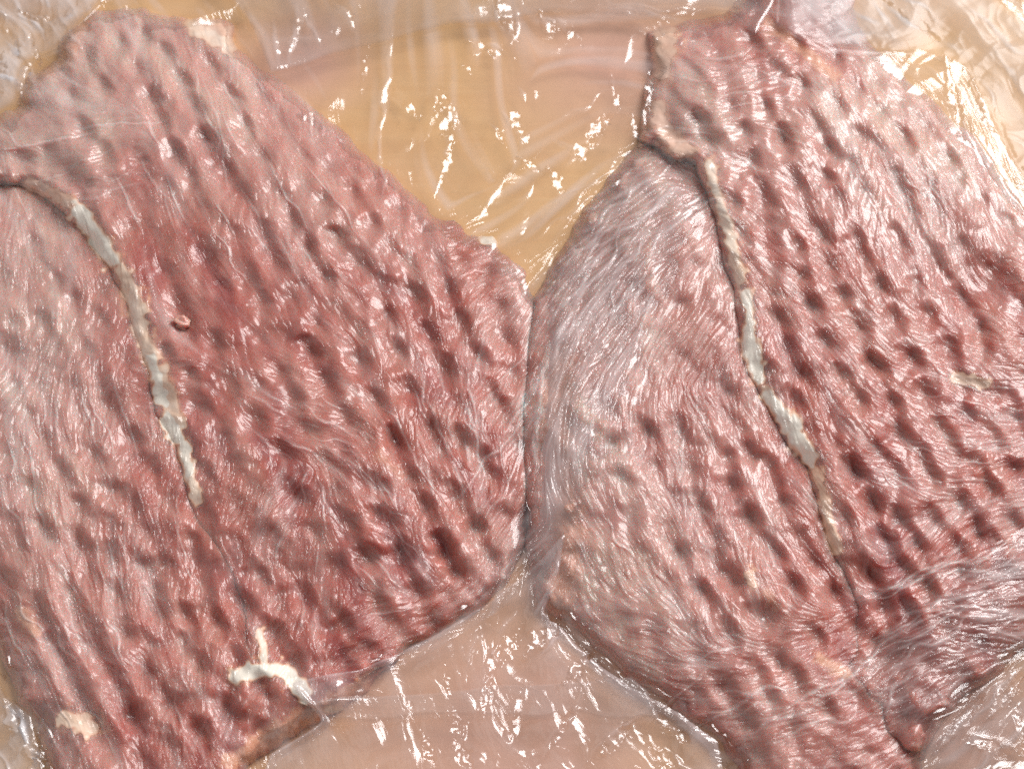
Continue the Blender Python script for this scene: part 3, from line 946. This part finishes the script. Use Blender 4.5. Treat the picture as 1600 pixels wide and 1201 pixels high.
def film_layer(name, pts, dz, mat, seed, roll=.5, rim=6.0, amp=1.0, soft=3.0, decay=None, floor=.3, calmness=1.0, fold=None):
    """A further ply of the film lying on the sheet, its rim slightly rolled up."""
    d = poly_sdf(pts) + (vnoise(X / 60, Y / 60, seed) - .5) * 10
    edge = roll * np.exp(-((d - rim * .6) / rim) ** 2) * sstep(915, 870, X) if name == 'draped_fold' else roll * np.exp(-((d - rim * .6) / rim) ** 2)
    cr = (facet((X + wy) / 36, (Y - wx) / 36, seed + 1) - .5) * 1.5 * sstep(.3, .6, fbm(90, seed + 2, 2))
    fv = 0
    if fold:
        ca, sa = math.cos(math.radians(fold)), math.sin(math.radians(fold))
        xx, yy = X + wx * .8, Y + wy * .8
        u, v = xx * ca + yy * sa, -xx * sa + yy * ca
        rdg = lambda q: 1 - np.abs(2 * q - 1)
        fv = 1.0 * rdg(vnoise(u / 150, v / 62, seed + 5)) + .38 * rdg(vnoise(u / 60, v / 24, seed + 6)) + .10 * rdg(vnoise(u / 26, v / 10, seed + 7)) - .82 + .5 * (facet(xx / 34, yy / 34, seed + 8) - .5)
        cr = 1.5 * fv
    z = FZ + (fgeo - FZ) * calmness + dz + edge + cr * amp * sstep(0, 25, d)
    z = z - sstep(10, -2, d) * dz * .6
    veil = sstep(0, soft, d) * (1 + 2.5 * CRE) * np.clip(1 + 1.1 * fv, .2, 2)
    if decay:
        veil = veil * (floor + (1 - floor) * np.exp(-np.maximum(d, 0) / decay))
    return grid_mesh(name, d > 0, FZ, {'wrinkle': (WRF * calmness ** 2 + .5 * CRE) * sstep(0, soft, d) + .6 * edge, 'veil': veil}, [mat], film, z - FZ)


CORNER_L = [(-200, -200), (170, -200), (165, 5), (118, 55), (100, 85), (46, 112), (30, 165), (-20, 200), (-200, 200)]
CORNER_R = [(1200, -150), (1205, 50), (1290, 88), (1345, 92), (1395, 98), (1440, 95), (1500, 118), (1535, 190), (1570, 262), (1610, 320), (1800, 420),
            (1800, 60), (1640, 40), (1560, -10), (1500, -60), (1480, -150)]
DRAPED = [(455, 1070), (560, 1052), (680, 1000), (770, 945), (835, 880), (885, 830), (875, 900), (850, 960), (905, 1010), (985, 1075),
          (1060, 1110), (1120, 1160), (1150, 1300), (380, 1300), (420, 1180), (500, 1130)]
CORNER_B = [(-200, 960), (-30, 1020), (10, 1090), (50, 1120), (66, 1180), (70, 1300), (-200, 1300)]
under = np.maximum(np.maximum(poly_sdf(CORNER_L), poly_sdf(CORNER_R)), np.maximum(poly_sdf(DRAPED), poly_sdf(CORNER_B)))
grid_mesh('loose_sheet', (own < 28) & (under < 16), FZ,
          {'wrinkle': WRF + .5 * CRE, 'veil': sstep(14, -12, own) * (.7 + 8 * CRE + 2.2 * np.clip(BANDS - .2, 0, 2))}, [FILM], film, zf - FZ)
film_layer('top_fold', [(425, 118), (560, 78), (700, 46), (860, 28), (1000, 32), (1130, 30), (1180, 60), (1240, -60), (300, -60), (380, 20)],
           .9, FILM2, 300, fold=-12, amp=.45)
film_layer('crumpled_corner', CORNER_L, .6, FILM3, 310, amp=.75, soft=22, calmness=.5, fold=42)
film_layer('gathered_corner', CORNER_R, .7, FILM4, 320, amp=.55, soft=40, calmness=.3, fold=48)
film_layer('draped_fold', DRAPED, .7, FILM5, 330, roll=.7, decay=50, floor=.3, amp=.28, fold=62)
film_layer('lower_ply', [(470, 1100), (600, 1086), (740, 1076), (880, 1066), (985, 1062), (1010, 1085), (1030, 1130), (700, 1128), (520, 1140)],
           1.9, FILM2, 340, roll=.15, amp=.15, decay=40, fold=8, soft=6)
film_layer('side_ply', [(1455, 1128), (1530, 1078), (1600, 1028), (1800, 990), (1800, 1300), (1430, 1300), (1440, 1180)],
           .7, FILM2, 350, amp=.8, fold=-50, soft=12)
film_layer('loose_corner', CORNER_B, .4, FILM3, 360, amp=.6, soft=14, fold=68)
# the fan of taut film that runs from the right hand stack across the gap to the left hand one
FAN = [(836, 430), (905, 330), (1000, 232), (1092, 246), (1108, 330), (1066, 470), (1010, 610), (950, 720), (905, 800), (872, 870), (846, 940),
       (770, 950), (740, 930), (792, 860), (806, 760), (812, 660), (826, 560)]
strings = string(W1, .42) + .8 * string(W4 - .3, .35) + .5 * np.clip(BANDS, 0, 2)
core = np.exp(-((X - 846 - .12 * (Y - 640)) / 26) ** 2) * sstep(440, 540, Y) * sstep(880, 780, Y)


def taut(name, pts, base, gain, soft=60, extra=0):
    """Film stretched tight in strings over the meat, fading where it settles onto it."""
    d = poly_sdf(pts)
    f = sstep(0, soft, d)
    grid_mesh(name, d > 0, FZ, {'wrinkle': WR * f + .5 * CRE, 'veil': f * (base + gain * strings + extra + 3 * CRE)}, [FILM6], film,
              .30 * f - .15 + .05 * WR * f + CRE * .5)


taut('stretched_fan', FAN, .18, .95, 60, 1.6 * core)
taut('stretched_fold', [(1300, 1100), (1350, 1030), (1400, 965), (1480, 900), (1550, 850), (1640, 800), (1760, 780), (1760, 1000), (1600, 1040), (1530, 1090),
                        (1450, 1150), (1380, 1130)], .15, .8, 45)
# ------------------------------------------------------------------ crumb of meat
def crumb(px, py):
    import bmesh
    b = bmesh.new()
    bmesh.ops.create_icosphere(b, subdivisions=3, radius=1)
    r = np.random.default_rng(5)
    ph = r.random((6, 4)) * 6
    for v in b.verts:
        c = v.co
        q = 1 + sum(.13 * math.sin(p[3] + p[0] * c.x + p[1] * c.y + p[2] * c.z) for p in ph)
        v.co = (c.x * .0011 * q, c.y * .0013 * q, c.z * .0009 * q)
    for f in b.faces:
        f.smooth = True
    me = bpy.data.meshes.new('meat_crumb')
    b.to_mesh(me)
    b.free()
    j, i = np.searchsorted(AY, py), np.searchsorted(AX, px)
    h = TOP['ul'][j, i]
    x, y, z = world_at(px, py, BASE['ul'][j, i] * MM)
    o = bpy.data.objects.new('meat_crumb', me)
    o.location = (x, y, h * MM + .0006)
    o.rotation_euler = (.3, .2, .7)
    at = me.attributes.new('fat', 'FLOAT', 'POINT')
    at.data.foreach_set('value', np.full(len(me.vertices), .30, np.float32))
    for an, val in (('tone', .62), ('veil', .22)):
        at = me.attributes.new(an, 'FLOAT', 'POINT')
        at.data.foreach_set('value', np.full(len(me.vertices), val, np.float32))
    me.materials.append(MEAT)
    SC.collection.objects.link(o)
    tag(o, label='small pale orange crumb of meat on the dark red cutlet near its fat rim', category='meat scrap')


crumb(285, 503)
